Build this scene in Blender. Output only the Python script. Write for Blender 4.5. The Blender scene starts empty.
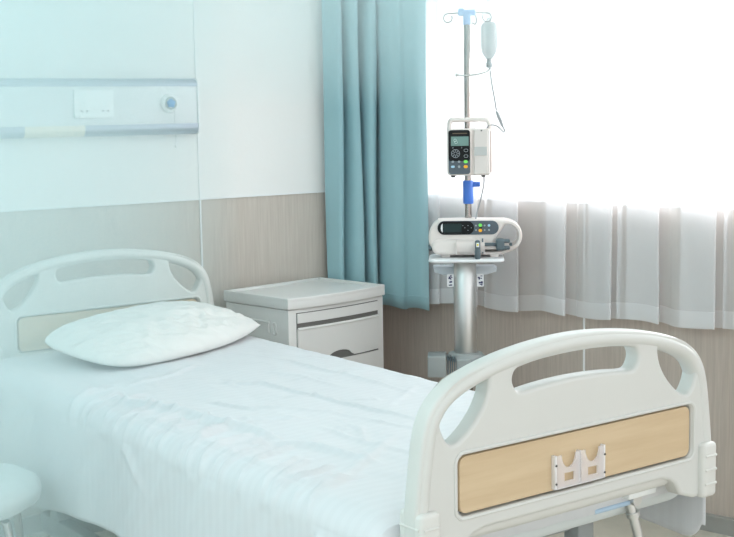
import bpy, bmesh, math, random
from mathutils import Vector, Matrix, noise
random.seed(7)
S = bpy.context.scene
COL = S.collection
R = math.radians

# ------------------------------------------------------------------ camera
cam_d = bpy.data.cameras.new('camera'); cam = bpy.data.objects.new('camera', cam_d); COL.objects.link(cam)
cam_d.sensor_width = 36.0; cam_d.lens = 1290.13 / 734 * 36; cam_d.clip_end = 100
r_ = Vector((0.59574, 0.80300, -0.01691)); u_ = Vector((-0.08669, 0.08521, 0.99258)); f_ = Vector((-0.79848, 0.58986, -0.12038))
m = Matrix((r_, u_, -f_)).transposed().to_4x4(); m.translation = Vector((1.7296, -1.7722, 1.4254))
cam.matrix_world = m
S.camera = cam
# ------------------------------------------------------------------ world, lights, exposure
W = bpy.data.worlds.new('daylight'); S.world = W; W.use_nodes = True
wn = W.node_tree.nodes; wl = W.node_tree.links
wc = wn.new('ShaderNodeTexCoord'); wsx = wn.new('ShaderNodeSeparateXYZ'); wr = wn.new('ShaderNodeValToRGB')      # overcast sky: white at the horizon, pale cyan higher up
wl.new(wc.outputs['Generated'], wsx.inputs[0]); wl.new(wsx.outputs['Z'], wr.inputs[0]); wl.new(wr.outputs[0], wn['Background'].inputs[0])
we = wr.color_ramp.elements; we[0].position = 0.0; we[0].color = (1.0, 0.975, 0.98, 1); we[1].position = 0.088; we[1].color = (0.45, 0.585, 0.60, 1)
e2 = we.new(0.012); e2.color = (1.0, 1.0, 1.0, 1)
e3 = we.new(0.17); e3.color = (0.93, 0.975, 1.0, 1)
wn['Background'].inputs[1].default_value = 1.35
S.cycles.volume_bounces = 3

def area(name, loc, target, size, power, color, size_y=None):
    l = bpy.data.lights.new(name, 'AREA'); l.energy = power; l.color = color; l.shape = 'RECTANGLE'; l.size = size; l.size_y = size_y or size
    o = bpy.data.objects.new(name, l); COL.objects.link(o); o.location = loc
    o.rotation_euler = (Vector(target) - Vector(loc)).to_track_quat('-Z', 'Y').to_euler(); return o
area('window_daylight', (-0.65, 2.95, 1.9), (-2.3, 0.0, 1.2), 1.7, 110, (0.98, 0.985, 0.99), 1.5)
area('overhead_fill', (-0.6, -0.6, 2.85), (-0.8, -0.2, 0), 1.8, 3, (0.97, 1.0, 1.0), 1.8)  # weak unseen fill added overhead, not a known lamp
area('near_side_fill', (-1.0, -2.4, 2.7), (-1.3, -1.8, 0), 2.2, 42, (0.87, 0.975, 1.0), 1.4)  # unseen cyan fill added to brighten the haze and the bed's near side
S.view_settings.view_transform = 'Standard'; S.view_settings.look = 'None'; S.view_settings.gamma = 1; S.view_settings.exposure = 0.34
S.view_settings.use_curve_mapping = False

# ------------------------------------------------------------------ materials
def mat(name, col, rough=0.5, metal=0.0, bump=0.0, bscale=200, spec=0.5, var=0.0, vscale=4, trans=0.0, alpha=1.0, emit=0.0, coat=0.0):
    M = bpy.data.materials.new(name); M.use_nodes = True; n = M.node_tree.nodes; l = M.node_tree.links; b = n['Principled BSDF']
    b.inputs['Base Color'].default_value = (*col, 1); b.inputs['Roughness'].default_value = rough; b.inputs['Metallic'].default_value = metal
    b.inputs['Specular IOR Level'].default_value = spec; b.inputs['Transmission Weight'].default_value = trans; b.inputs['Alpha'].default_value = alpha
    b.inputs['Coat Weight'].default_value = coat
    if emit: b.inputs['Emission Color'].default_value = (*col, 1); b.inputs['Emission Strength'].default_value = emit
    tc = n.new('ShaderNodeTexCoord')
    if var:
        t = n.new('ShaderNodeTexNoise'); t.inputs['Scale'].default_value = vscale; t.inputs['Detail'].default_value = 5
        l.new(tc.outputs['Object'], t.inputs['Vector'])
        x = n.new('ShaderNodeMix'); x.data_type = 'RGBA'; x.inputs[6].default_value = (*[c * (1 - var) for c in col], 1); x.inputs[7].default_value = (*[min(1, c * (1 + var)) for c in col], 1)
        l.new(t.outputs[0], x.inputs[0]); l.new(x.outputs[2], b.inputs['Base Color'])
    if bump:
        t = n.new('ShaderNodeTexNoise'); t.inputs['Scale'].default_value = bscale; t.inputs['Detail'].default_value = 3
        l.new(tc.outputs['Object'], t.inputs['Vector'])
        p = n.new('ShaderNodeBump'); p.inputs['Strength'].default_value = bump; p.inputs['Distance'].default_value = 0.002
        l.new(t.outputs[0], p.inputs['Height']); l.new(p.outputs[0], b.inputs['Normal'])
    return M

def grain_mat(name, c1, c2, scale, rough=0.6, fine=2.0, lo=0.35, hi=0.65):
    """streaky grain: noise stretched by a per-axis scale"""
    M = bpy.data.materials.new(name); M.use_nodes = True; n = M.node_tree.nodes; l = M.node_tree.links; b = n['Principled BSDF']
    b.inputs['Roughness'].default_value = rough; b.inputs['Specular IOR Level'].default_value = 0.3
    tc = n.new('ShaderNodeTexCoord'); mp = n.new('ShaderNodeMapping'); mp.inputs['Scale'].default_value = scale
    l.new(tc.outputs['Object'], mp.inputs['Vector'])
    t = n.new('ShaderNodeTexNoise'); t.inputs['Scale'].default_value = fine; t.inputs['Detail'].default_value = 6; t.inputs['Roughness'].default_value = 0.6
    l.new(mp.outputs[0], t.inputs['Vector'])
    cr = n.new('ShaderNodeValToRGB'); cr.color_ramp.elements[0].position = lo; cr.color_ramp.elements[1].position = hi
    cr.color_ramp.elements[0].color = (*c1, 1); cr.color_ramp.elements[1].color = (*c2, 1)
    l.new(t.outputs[0], cr.inputs[0]); l.new(cr.outputs[0], b.inputs['Base Color'])
    return M

M = {}
M['wall_paint'] = mat('wall_paint', (0.86, 0.845, 0.83), 0.8, bump=0.15, bscale=90)
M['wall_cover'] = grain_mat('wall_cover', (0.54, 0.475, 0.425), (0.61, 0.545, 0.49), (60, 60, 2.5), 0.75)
M['wall_cover_shaded'] = grain_mat('wall_cover_shaded', (0.46, 0.385, 0.335), (0.54, 0.455, 0.40), (60, 60, 2.5), 0.75)  # same covering as the head wall, the backlit wall's shade put into its colour
M['trim'] = mat('white_trim', (0.86, 0.86, 0.86), 0.4)
M['floor'] = mat('floor_vinyl', (0.60, 0.55, 0.47), 0.35, var=0.10, vscale=14)
M['baseboard'] = mat('baseboard_grey', (0.34, 0.33, 0.31), 0.5)
M['abs'] = mat('ivory_moulded_plastic', (0.61, 0.61, 0.585), 0.36, bump=0.04, bscale=400, var=0.02, vscale=9, coat=0.15)
M['abs2'] = mat('ivory_plastic_bumper', (0.64, 0.635, 0.605), 0.42, bump=0.04, bscale=400)
M['maple'] = grain_mat('maple_laminate', (0.56, 0.42, 0.265), (0.62, 0.48, 0.315), (8, 1.2, 14), 0.45, 3.0)
M['cabinet'] = mat('cabinet_plastic', (0.76, 0.745, 0.73), 0.42, bump=0.06, bscale=500)
M['gap'] = mat('gap_shade', (0.16, 0.155, 0.145), 0.7)  # dark colour stands in for shade between the cabinet fronts
M['metal'] = mat('polished_steel', (0.34, 0.31, 0.29), 0.14, 1.0)
M['alu'] = mat('brushed_aluminium', (0.66, 0.66, 0.65), 0.36, 1.0, bump=0.05, bscale=600)
M['alu_strip'] = mat('anodised_strip', (0.40, 0.44, 0.52), 0.36, 0.6)
M['painted'] = mat('grey_painted_steel', (0.33, 0.35, 0.35), 0.4)
M['painted_white'] = mat('white_painted_steel', (0.78, 0.80, 0.79), 0.45)
M['device'] = mat('device_beige_plastic', (0.80, 0.725, 0.69), 0.4)
M['device2'] = mat('device_beige_plastic_door', (0.75, 0.68, 0.65), 0.4)
M['strip'] = mat('device_grey_band', (0.55, 0.55, 0.54), 0.5)
M['black'] = mat('black_bezel', (0.010, 0.011, 0.012), 0.45, spec=0.2)
M['slate'] = mat('slate_grey_keypad', (0.085, 0.11, 0.135), 0.45)
M['slate2'] = mat('slate_grey_clamp', (0.10, 0.135, 0.155), 0.45)
M['lcd'] = mat('lcd_green_grey', (0.135, 0.25, 0.225), 0.25, emit=0.12)
M['lcd_dark'] = mat('lcd_dark', (0.02, 0.04, 0.04), 0.35, spec=0.2)
M['mark'] = mat('pale_screen_mark', (0.62, 0.78, 0.74), 0.5)
M['green'] = mat('green_key', (0.20, 0.78, 0.12), 0.4, emit=0.15)
M['orange'] = mat('orange_key', (0.90, 0.42, 0.02), 0.4, emit=0.1)
M['ltblue'] = mat('pale_blue_key', (0.45, 0.68, 0.85), 0.4)
M['greykey'] = mat('grey_key', (0.36, 0.40, 0.43), 0.45)
M['blue'] = mat('blue_clamp_plastic', (0.06, 0.19, 0.66), 0.35)
M['paleblue'] = mat('pale_blue_plastic', (0.42, 0.58, 0.86), 0.4)
M['palegrey'] = mat('pale_blue_grey_plastic', (0.66, 0.71, 0.76), 0.35)
M['stripblue'] = mat('faded_blue_plastic', (0.40, 0.53, 0.66), 0.5)
M['navy'] = mat('navy_print', (0.03, 0.03, 0.12), 0.5)
M['yellow'] = mat('yellow_print', (0.85, 0.68, 0.05), 0.5)
M['label'] = mat('white_label', (0.86, 0.86, 0.88), 0.5)
M['tube'] = mat('clear_tubing', (0.36, 0.38, 0.39), 0.25, alpha=0.9)
M['bottle'] = mat('soft_bottle_plastic', (0.36, 0.40, 0.40), 0.2, alpha=0.55)
M['socket'] = mat('socket_plastic', (0.88, 0.88, 0.88), 0.35)
M['face'] = mat('trunking_face', (0.74, 0.75, 0.76), 0.4)
M['dark'] = mat('dark_slot', (0.05, 0.05, 0.05), 0.6)
M['lens'] = mat('warm_diffuser_strip', (0.80, 0.71, 0.60), 0.5)
M['callblue'] = mat('blue_button', (0.13, 0.33, 0.62), 0.3)
M['ringgrey'] = mat('grey_ring', (0.42, 0.47, 0.48), 0.35)
M['acrylic'] = mat('clear_acrylic', (0.88, 0.84, 0.86), 0.2, alpha=0.34)
M['acrylic_edge'] = mat('acrylic_edge', (0.90, 0.90, 0.92), 0.25, alpha=0.6)
M['rubber'] = mat('black_rubber', (0.03, 0.03, 0.03), 0.6)

def cloth_mat(name, col, rough, stripe=0.0, weave=0.25):
    A = bpy.data.materials.new(name); A.use_nodes = True; n = A.node_tree.nodes; l = A.node_tree.links; b = n['Principled BSDF']
    b.inputs['Base Color'].default_value = (*col, 1); b.inputs['Roughness'].default_value = rough; b.inputs['Specular IOR Level'].default_value = 0.25
    b.inputs['Sheen Weight'].default_value = 0.15
    tc = n.new('ShaderNodeTexCoord')
    t = n.new('ShaderNodeTexNoise'); t.inputs['Scale'].default_value = 900; l.new(tc.outputs['Object'], t.inputs['Vector'])
    p = n.new('ShaderNodeBump'); p.inputs['Strength'].default_value = weave; p.inputs['Distance'].default_value = 0.0006
    l.new(t.outputs[0], p.inputs['Height']); l.new(p.outputs[0], b.inputs['Normal'])
    if stripe:   # satin stripes woven across the cloth
        w = n.new('ShaderNodeTexWave'); w.wave_type = 'BANDS'; w.bands_direction = 'X'; w.inputs['Scale'].default_value = 11; w.inputs['Distortion'].default_value = 0
        l.new(tc.outputs['Object'], w.inputs['Vector'])
        cr = n.new('ShaderNodeValToRGB'); cr.color_ramp.elements[0].position = 0.4; cr.color_ramp.elements[1].position = 0.6
        cr.color_ramp.elements[0].color = (*[c * (1 - stripe) for c in col], 1); cr.color_ramp.elements[1].color = (*col, 1)
        l.new(w.outputs[0], cr.inputs[0]); l.new(cr.outputs[0], b.inputs['Base Color'])
    return A
M['sheet'] = cloth_mat('white_striped_sheet', (0.67, 0.68, 0.70), 0.6, stripe=0.02)
M['pillow'] = cloth_mat('white_pillowcase', (0.74, 0.74, 0.72), 0.7)
M['mattress'] = cloth_mat('mattress_cover', (0.62, 0.66, 0.66), 0.8)

def curtain_mat():
    A = bpy.data.materials.new('teal_curtain_cloth'); A.use_nodes = True; n = A.node_tree.nodes; l = A.node_tree.links; b = n['Principled BSDF']
    b.inputs['Base Color'].default_value = (0.35, 0.55, 0.60, 1); b.inputs['Roughness'].default_value = 0.55; b.inputs['Sheen Weight'].default_value = 0.3
    b.inputs['Specular IOR Level'].default_value = 0.35
    tr = n.new('ShaderNodeBsdfTranslucent'); tr.inputs[0].default_value = (0.22, 0.45, 0.50, 1)
    mx = n.new('ShaderNodeMixShader'); mx.inputs[0].default_value = 0.05
    l.new(b.outputs[0], mx.inputs[1]); l.new(tr.outputs[0], mx.inputs[2]); l.new(mx.outputs[0], n['Material Output'].inputs[0])
    return A
M['curtain'] = curtain_mat()
def sheer_mat(name, opacity):
    A = bpy.data.materials.new(name); A.use_nodes = True; n = A.node_tree.nodes; l = A.node_tree.links
    n.remove(n['Principled BSDF'])
    d = n.new('ShaderNodeBsdfDiffuse'); d.inputs[0].default_value = (0.96, 0.95, 0.965, 1)
    t = n.new('ShaderNodeBsdfTranslucent'); t.inputs[0].default_value = (0.95, 0.94, 0.955, 1)
    m1 = n.new('ShaderNodeMixShader'); m1.inputs[0].default_value = 0.34
    tp = n.new('ShaderNodeBsdfTransparent'); m2 = n.new('ShaderNodeMixShader'); m2.inputs[0].default_value = opacity
    l.new(d.outputs[0], m1.inputs[1]); l.new(t.outputs[0], m1.inputs[2]); l.new(tp.outputs[0], m2.inputs[1]); l.new(m1.outputs[0], m2.inputs[2])
    l.new(m2.outputs[0], n['Material Output'].inputs[0]); return A
M['sheer'] = sheer_mat('white_sheer', 0.46)
M['sheer_hem'] = sheer_mat('white_sheer_hem', 0.62)

# ------------------------------------------------------------------ helpers
def thing(name, label, cat, loc=(0, 0, 0), rotz=0.0, group=None):
    o = bpy.data.objects.new(name, None); COL.objects.link(o); o.empty_display_size = 0.05
    o.location = loc; o.rotation_euler = (0, 0, rotz); o['label'] = label; o['category'] = cat
    if group: o['group'] = group
    return o
def tag(o, label, cat, group=None):
    o['label'] = label; o['category'] = cat
    if group: o['group'] = group
    return o
def obj(name, bm, m, parent=None, smooth=35, label=None):
    me = bpy.data.meshes.new(name)
    if isinstance(bm, bmesh.types.BMesh):
        bm.to_mesh(me); bm.free()
    else: me = bm
    me.materials.clear(); me.materials.append(m)
    o = bpy.data.objects.new(name, me); COL.objects.link(o)
    if smooth:
        me.shade_smooth() if hasattr(me, 'shade_smooth') else [setattr(p, 'use_smooth', True) for p in me.polygons]
        if smooth < 180: me.set_sharp_from_angle(angle=R(smooth))
    if parent: o.parent = parent
    if label: o['label'] = label
    return o
def struct(name, bm, m):
    o = obj(name, bm, m, None, 30); o['kind'] = 'structure'; return o
def add_box(bm, c, s, bev=0.0, rot=None, seg=3):
    r = bmesh.ops.create_cube(bm, size=1.0); v = r['verts']
    for w in v: w.co = Vector((w.co.x * s[0], w.co.y * s[1], w.co.z * s[2]))
    if bev:
        e = list({e for w in v for e in w.link_edges})
        q = bmesh.ops.bevel(bm, geom=e, offset=bev, segments=seg, affect='EDGES', profile=0.5, clamp_overlap=True)
        v = list({w for f in q['faces'] for w in f.verts} | {w for w in v if w.is_valid})
    mt = Matrix.Translation(Vector(c)) @ (rot.to_4x4() if rot else Matrix.Identity(4))
    for w in v: w.co = mt @ w.co
    return v
def bx(c, s, bev=0.0, rot=None, seg=3):
    bm = bmesh.new(); add_box(bm, c, s, bev, rot, seg); return bm
def smooth_path(pts, n=8, closed=False):
    P = [Vector(p) for p in pts]; out = []
    N = len(P)
    for i in range(N if closed else N - 1):
        g = (lambda k: P[k % N]) if closed else (lambda k: P[max(0, min(N - 1, k))])
        a, b, c, d = g(i - 1), g(i), g(i + 1), g(i + 2)
        for j in range(n):
            t = j / n
            out.append(0.5 * ((2 * b) + (c - a) * t + (2 * a - 5 * b + 4 * c - d) * t * t + (3 * b - a - 3 * c + d) * t ** 3))
    if not closed: out.append(P[-1])
    return out
def add_tube(bm, pts, rad, seg=12, up=None, flat=1.0, caps=True):
    """sweep an ellipse along pts; rad may be a list; flat scales the second axis (along up)"""
    P = [Vector(p) for p in pts]; N = len(P); rings = []
    ref = Vector(up) if up else None
    prev = None
    for i in range(N):
        t = (P[min(i + 1, N - 1)] - P[max(i - 1, 0)]).normalized()
        if ref: a = ref - t * ref.dot(t)
        elif prev is None:
            a = t.orthogonal()
        else: a = prev - t * prev.dot(t)
        a.normalize(); prev = a; b = t.cross(a)
        r = rad[i] if isinstance(rad, (list, tuple)) else rad
        rings.append([bm.verts.new(P[i] + (a * math.cos(k * 2 * math.pi / seg) * flat + b * math.sin(k * 2 * math.pi / seg)) * r) for k in range(seg)])
    for i in range(N - 1):
        for k in range(seg):
            bm.faces.new((rings[i][k], rings[i][(k + 1) % seg], rings[i + 1][(k + 1) % seg], rings[i + 1][k]))
    if caps:
        bm.faces.new(list(reversed(rings[0]))); bm.faces.new(rings[-1])
def tube(pts, rad, seg=12, **k):
    bm = bmesh.new(); add_tube(bm, pts, rad, seg, **k); bmesh.ops.recalc_face_normals(bm, faces=bm.faces); return bm
def add_lathe(bm, prof, seg=32, c=(0, 0, 0), rot=None):
    rings = []
    mt = Matrix.Translation(Vector(c)) @ (rot.to_4x4() if rot else Matrix.Identity(4))
    for (r, z) in prof:
        rings.append([bm.verts.new(mt @ Vector((max(r, 1e-5) * math.cos(2 * math.pi * k / seg), max(r, 1e-5) * math.sin(2 * math.pi * k / seg), z))) for k in range(seg)])
    for i in range(len(rings) - 1):
        for k in range(seg): bm.faces.new((rings[i][k], rings[i][(k + 1) % seg], rings[i + 1][(k + 1) % seg], rings[i + 1][k]))
    bm.faces.new(list(reversed(rings[0]))); bm.faces.new(rings[-1])
def lathe(prof, seg=32, c=(0, 0, 0), rot=None):
    bm = bmesh.new(); add_lathe(bm, prof, seg, c, rot); bmesh.ops.recalc_face_normals(bm, faces=bm.faces); return bm
def prism(loops, depth, bevel=0.0, mtx=None, res=2, offset=None):
    """filled 2-D shape (first loop outline, others holes) in XY, thickness along Z, rounded rims; returns a mesh"""
    cu = bpy.data.curves.new('tmp', 'CURVE'); cu.dimensions = '2D'; cu.fill_mode = 'BOTH'
    cu.extrude = max(depth / 2 - bevel, 0.0001); cu.bevel_depth = bevel; cu.bevel_resolution = res
    cu.offset = -bevel
    for lp in loops:
        sp = cu.splines.new('POLY'); sp.points.add(len(lp) - 1); sp.use_cyclic_u = True
        for p, q in zip(sp.points, lp): p.co = (q[0], q[1], 0, 1)
    o = bpy.data.objects.new('tmp', cu); COL.objects.link(o); bpy.context.view_layer.update()
    me = bpy.data.meshes.new_from_object(o.evaluated_get(bpy.context.evaluated_depsgraph_get()))
    bpy.data.objects.remove(o); bpy.data.curves.remove(cu)
    if mtx: me.transform(mtx)
    return me
def rrect(cx, cy, w, h, r, n=6):
    out = []
    for (sx, sy, a0) in ((1, 1, 0), (-1, 1, 90), (-1, -1, 180), (1, -1, 270)):
        for k in range(n + 1):
            a = R(a0 + 90 * k / n); out.append((cx + sx * (w / 2 - r) + r * math.cos(a), cy + sy * (h / 2 - r) + r * math.sin(a)))
    return out
def join_mesh(*parts):
    bm = bmesh.new()
    for p in parts:
        if isinstance(p, bmesh.types.BMesh):
            t = bpy.data.meshes.new('t'); p.to_mesh(t); p.free(); p = t
        bm.from_mesh(p); bpy.data.meshes.remove(p)
    return bm

# ------------------------------------------------------------------ room shell
XW = -2.45                                    # head wall plane
WA = R(12.0); wd = Vector((math.cos(WA), math.sin(WA), 0)); wn_ = Vector((math.sin(WA), -math.cos(WA), 0))   # window wall: direction, inward normal
WP = Vector((-0.964, 1.665, 0))
def wp(s, off=0.0, z=0.0): p = WP + wd * s + wn_ * off; return Vector((p.x, p.y, z))
S0 = (XW + 0.964) / math.cos(WA)              # corner
RAIL = 1.118; SILL = 1.092
bm = bmesh.new(); vs = [bm.verts.new(p) for p in ((-6, -6, 0), (6, -6, 0), (6, 6, 0), (-6, 6, 0))]; bm.faces.new(vs)
r = bmesh.ops.extrude_face_region(bm, geom=bm.faces[:]); [setattr(v.co, 'z', -0.1) for v in r['geom'] if isinstance(v, bmesh.types.BMVert)]
bmesh.ops.recalc_face_normals(bm, faces=bm.faces)
struct('floor', bm, M['floor'])
ycorner = wp(S0).y
struct('ceiling', bx((-0.1, -0.5, 2.96), (5.0, 5.4, 0.1)), M['wall_paint'])
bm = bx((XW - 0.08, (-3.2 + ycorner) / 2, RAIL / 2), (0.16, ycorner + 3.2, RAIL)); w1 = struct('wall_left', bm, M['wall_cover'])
bm = bx((XW - 0.08, (-3.2 + ycorner) / 2, (RAIL + 2.9) / 2), (0.16, ycorner + 3.2, 2.9 - RAIL)); struct('wall_left_upper', bm, M['wall_paint'])
def wall_box(s0, s1, z0, z1, d0, d1):
    bm = bmesh.new(); q = []
    for z in (z0, z1):
        q.append([bm.verts.new(p) for p in (wp(s0, d0, z), wp(s1, d0, z), wp(s1, d1, z), wp(s0, d1, z))])
    bm.faces.new(q[0]); bm.faces.new(q[1])
    for k in range(4): bm.faces.new((q[0][k], q[0][(k + 1) % 4], q[1][(k + 1) % 4], q[1][k]))
    bmesh.ops.recalc_face_normals(bm, faces=bm.faces); return bm
SR = 2.6
struct('wall_back', wall_box(S0 - 0.16, SR, 0, SILL, 0, -0.16), M['wall_cover_shaded'])
struct('wall_back_upper', join_mesh(wall_box(S0 - 0.16, S0 + 0.06, SILL, 2.9, 0, -0.16), wall_box(S0 + 0.06, SR, 2.55, 2.9, 0, -0.16)), M['wall_paint'])
struct('trim_1', wall_box(S0 + 0.06, SR, SILL, SILL + 0.012, 0.012, -0.16), M['trim'])               # sill edge
win = struct('window_1', join_mesh(*[wall_box(a, b, SILL + 0.012, 2.55, -0.05, -0.09) for a, b in ((S0 + 0.06, S0 + 0.11), (1.35, 1.40), (SR - 0.05, SR))] + [wall_box(S0 + 0.11, 1.35, 2.50, 2.55, -0.05, -0.09)]), M['trim'])
struct('trim_2', bx((XW + 0.003, (-3.2 + ycorner) / 2, RAIL), (0.006, ycorner + 3.19, 0.006)), M['trim'])
struct('trim_3', bx((XW + 0.002, 0.556, 1.0), (0.004, 0.006, 2.0)), M['trim'])
sj = (-1.474 + 0.964) / math.cos(WA)
struct('trim_4', wall_box(sj - 0.003, sj + 0.003, 0.06, SILL, 0.004, 0.0), M['trim'])
struct('baseboard_back', join_mesh(wall_box(S0, SR, 0, 0.052, 0.012, 0.0), wall_box(S0, SR, 0.052, 0.06, 0.018, 0.0)), M['baseboard'])
struct('baseboard_left', bx((XW + 0.006, (-3.2 + ycorner) / 2, 0.03), (0.012, ycorner + 3.18, 0.06)), M['baseboard'])

# ------------------------------------------------------------------ curtains
def ribbon(path, z0, z1, nz=24, sway=None, thick=0.0):
    bm = bmesh.new(); rows = []
    for j in range(nz + 1):
        t = j / nz
        row = []
        for i, p in enumerate(path):
            zb = z0(i) if callable(z0) else z0
            z = zb + (z1 - zb) * t
            q = Vector((p[0], p[1], z))
            if sway: q += sway(i, t, z)
            row.append(bm.verts.new(q))
        rows.append(row)
    for j in range(nz):
        for i in range(len(path) - 1): bm.faces.new((rows[j][i], rows[j][i + 1], rows[j + 1][i + 1], rows[j + 1][i]))
    return bm
# sheer: runs flat, with overlapping pleats (three layers) at the measured places
pleats = [(430, -2.10, -2.045), (0, -2.02, -1.87), (0, -1.81, -1.70), (0, -1.582, -1.492), (0, -1.424, -1.304), (0, -1.255, -1.145), (0, -1.060, -0.94), (0, -0.885, -0.80), (0, -0.74, -0.62), (0, -0.55, -0.44), (0, -0.36, -0.24), (0, -0.15, 0.0)]
cen = []
def sx(x): return (x + 0.964) / math.cos(WA)
cur = sx(-2.30)
pts2 = [(cur, 0.055)]
for (_, a, b) in pleats:
    a, b = sx(a - 0.02), sx(b - 0.012)
    pts2 += [(a - 0.03, 0.052), (a + 0.02, 0.066), (b - 0.008, 0.078), (b + 0.001, 0.072), (b - 0.008, 0.064), ((a + b) / 2, 0.058), (a + 0.008, 0.050), (a, 0.044), (a + 0.008, 0.038), ((a + b) / 2, 0.036), (b + 0.02, 0.042)]
pts2.append((sx(0.35), 0.05))
sp = smooth_path([(p[0], p[1], 0) for p in pts2], 5)
spath = [wp(p.x, p.y) for p in sp]
def sheer_sway(i, t, z):
    s = sp[i].x
    return wd * (0.010 * (1 - t) * math.sin(s * 23) + 0.006 * t * math.sin(s * 9)) + wn_ * (0.006 * math.sin(s * 31 + 3 * t) * (1 - t))
hz = lambda i: 0.690 + 0.006 * math.sin(sp[i].x * 17) + 0.011 * (sp[i].x + 1.2)
sc = thing('sheer_curtain', 'white translucent sheer net curtain hanging over the bright window', 'curtain', wp(-0.5, 0.06, 0.69))
def rel(o, p): o.parent = p; o.matrix_parent_inverse = Matrix.Translation(-Vector(p.location)) if p.rotation_euler.z == 0 else p.matrix_world.inverted()
o = obj('net_panel', ribbon(spath, lambda i: hz(i) + 0.058, 2.6, 20, sheer_sway), M['sheer'], None, 180); rel(o, sc)
def hem_ribbon():
    bm = bmesh.new(); rows = []
    for j in range(4):
        t = j / 3; row = []
        for i, p in enumerate(spath):
            z = hz(i) + 0.058 * t; full = (z - hz(i)) / 1.9
            row.append(bm.verts.new(Vector((p.x, p.y, z)) + sheer_sway(i, 0.0, z) + wn_ * 0.0012))
        rows.append(row)
    for j in range(3):
        for i in range(len(spath) - 1): bm.faces.new((rows[j][i], rows[j][i + 1], rows[j + 1][i + 1], rows[j + 1][i]))
    return bm
o = obj('hem', hem_ribbon(), M['sheer_hem'], None, 180, label='thicker doubled bottom hem'); rel(o, sc)

# teal curtain gathered in the corner
cp = [(-2.418, 1.098), (-2.39, 1.108), (-2.345, 1.120), (-2.350, 1.140), (-2.405, 1.146), (-2.39, 1.160), (-2.325, 1.164), (-2.312, 1.186), (-2.332, 1.204),
      (-2.385, 1.213), (-2.380, 1.228), (-2.300, 1.222), (-2.275, 1.240), (-2.300, 1.262), (-2.365, 1.262), (-2.350, 1.285),
      (-2.270, 1.262), (-2.215, 1.262), (-2.175, 1.285), (-2.135, 1.285), (-2.095, 1.305), (-2.082, 1.335)]
cs = smooth_path([(a, b, 0) for a, b in cp], 8)
def csway(i, t, z):
    k = i / len(cs)
    return Vector((0.008 * math.sin(k * 40) * (1 - t) + 0.010 * math.sin(5 * z + k * 9) * 0.4, 0.004 * math.sin(3.1 * z + k * 14), 0))
bm = ribbon([(p.x, p.y) for p in cs], lambda i: 0.668 + 0.006 * math.sin(i * 0.25), 2.6, 40, csway)
tc_ = obj('blue_curtain', bm, M['curtain'], None, 180)
tag(tc_, 'teal blue opaque curtain gathered in folds in the corner behind the nightstand', 'curtain')
sm = tc_.modifiers.new('thick', 'SOLIDIFY'); sm.thickness = 0.003
def hem_line():
    bm = bmesh.new()
    pts = []
    for i, p in enumerate(cs):
        q = Vector((p.x, p.y, 0.715 + 0.004 * math.sin(i * 0.25))) + csway(i, 0.02, 0.715); pts.append(q)
    add_tube(bm, pts, 0.0022, 5); return bm
hl = obj('hem_seam', hem_line(), M['curtain'], tc_, 180)

# ------------------------------------------------------------------ bed
BED = thing('hospital_bed', 'ivory plastic and maple hospital bed with oval handle cut-outs in its end boards', 'bed', (0, 0, 0))
half = [(0, 1.000), (0.10, 0.995), (0.20, 0.981), (0.28, 0.960), (0.335, 0.933), (0.366, 0.900), (0.382, 0.86), (0.392, 0.80), (0.402, 0.72)]
def sym(h): return [(-a, b) for a, b in reversed(h[1:])] + h
top = smooth_path([(a, b, 0) for a, b in sym(half)], 6)
low = [(0.402, 0.63), (0.394, 0.612), (0.345, 0.610), (0.30, 0.625), (0.283, 0.652), (0.268, 0.662), (0.24, 0.669)]
outline = [(p.x, p.y) for p in top] + low + [(-a, b) for a, b in reversed(low)]
tear = [(0.238, 0.957), (0.270, 0.952), (0.302, 0.941), (0.329, 0.921), (0.344, 0.888), (0.337, 0.857), (0.318, 0.836), (0.288, 0.848), (0.254, 0.880), (0.234, 0.912), (0.228, 0.942)]
tear_s = [(p.x, p.y) for p in smooth_path([(a, b, 0) for a, b in tear], 4, True)]
hnd = [(0, 0.966), (0.05, 0.965), (0.10, 0.962), (0.145, 0.956), (0.163, 0.950), (0.170, 0.933), (0.162, 0.915), (0.145, 0.909), (0.10, 0.913), (0.05, 0.916), (0, 0.917)]
hnd_l = hnd + [(-a, b) for a, b in reversed(hnd[1:-1])]
hnd_s = [(p.x, p.y) for p in smooth_path([(a, b, 0) for a, b in hnd_l], 4, True)]
PCX = 0.015
PANEL = rrect(PCX, 0.757, 0.628, 0.106, 0.016)
TOX = Matrix(((0, 0, 1, 0), (1, 0, 0, 0), (0, 1, 0, 0), (0, 0, 0, 1)))     # (u,v,w) -> (x=w, y=u, z=v)
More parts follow.
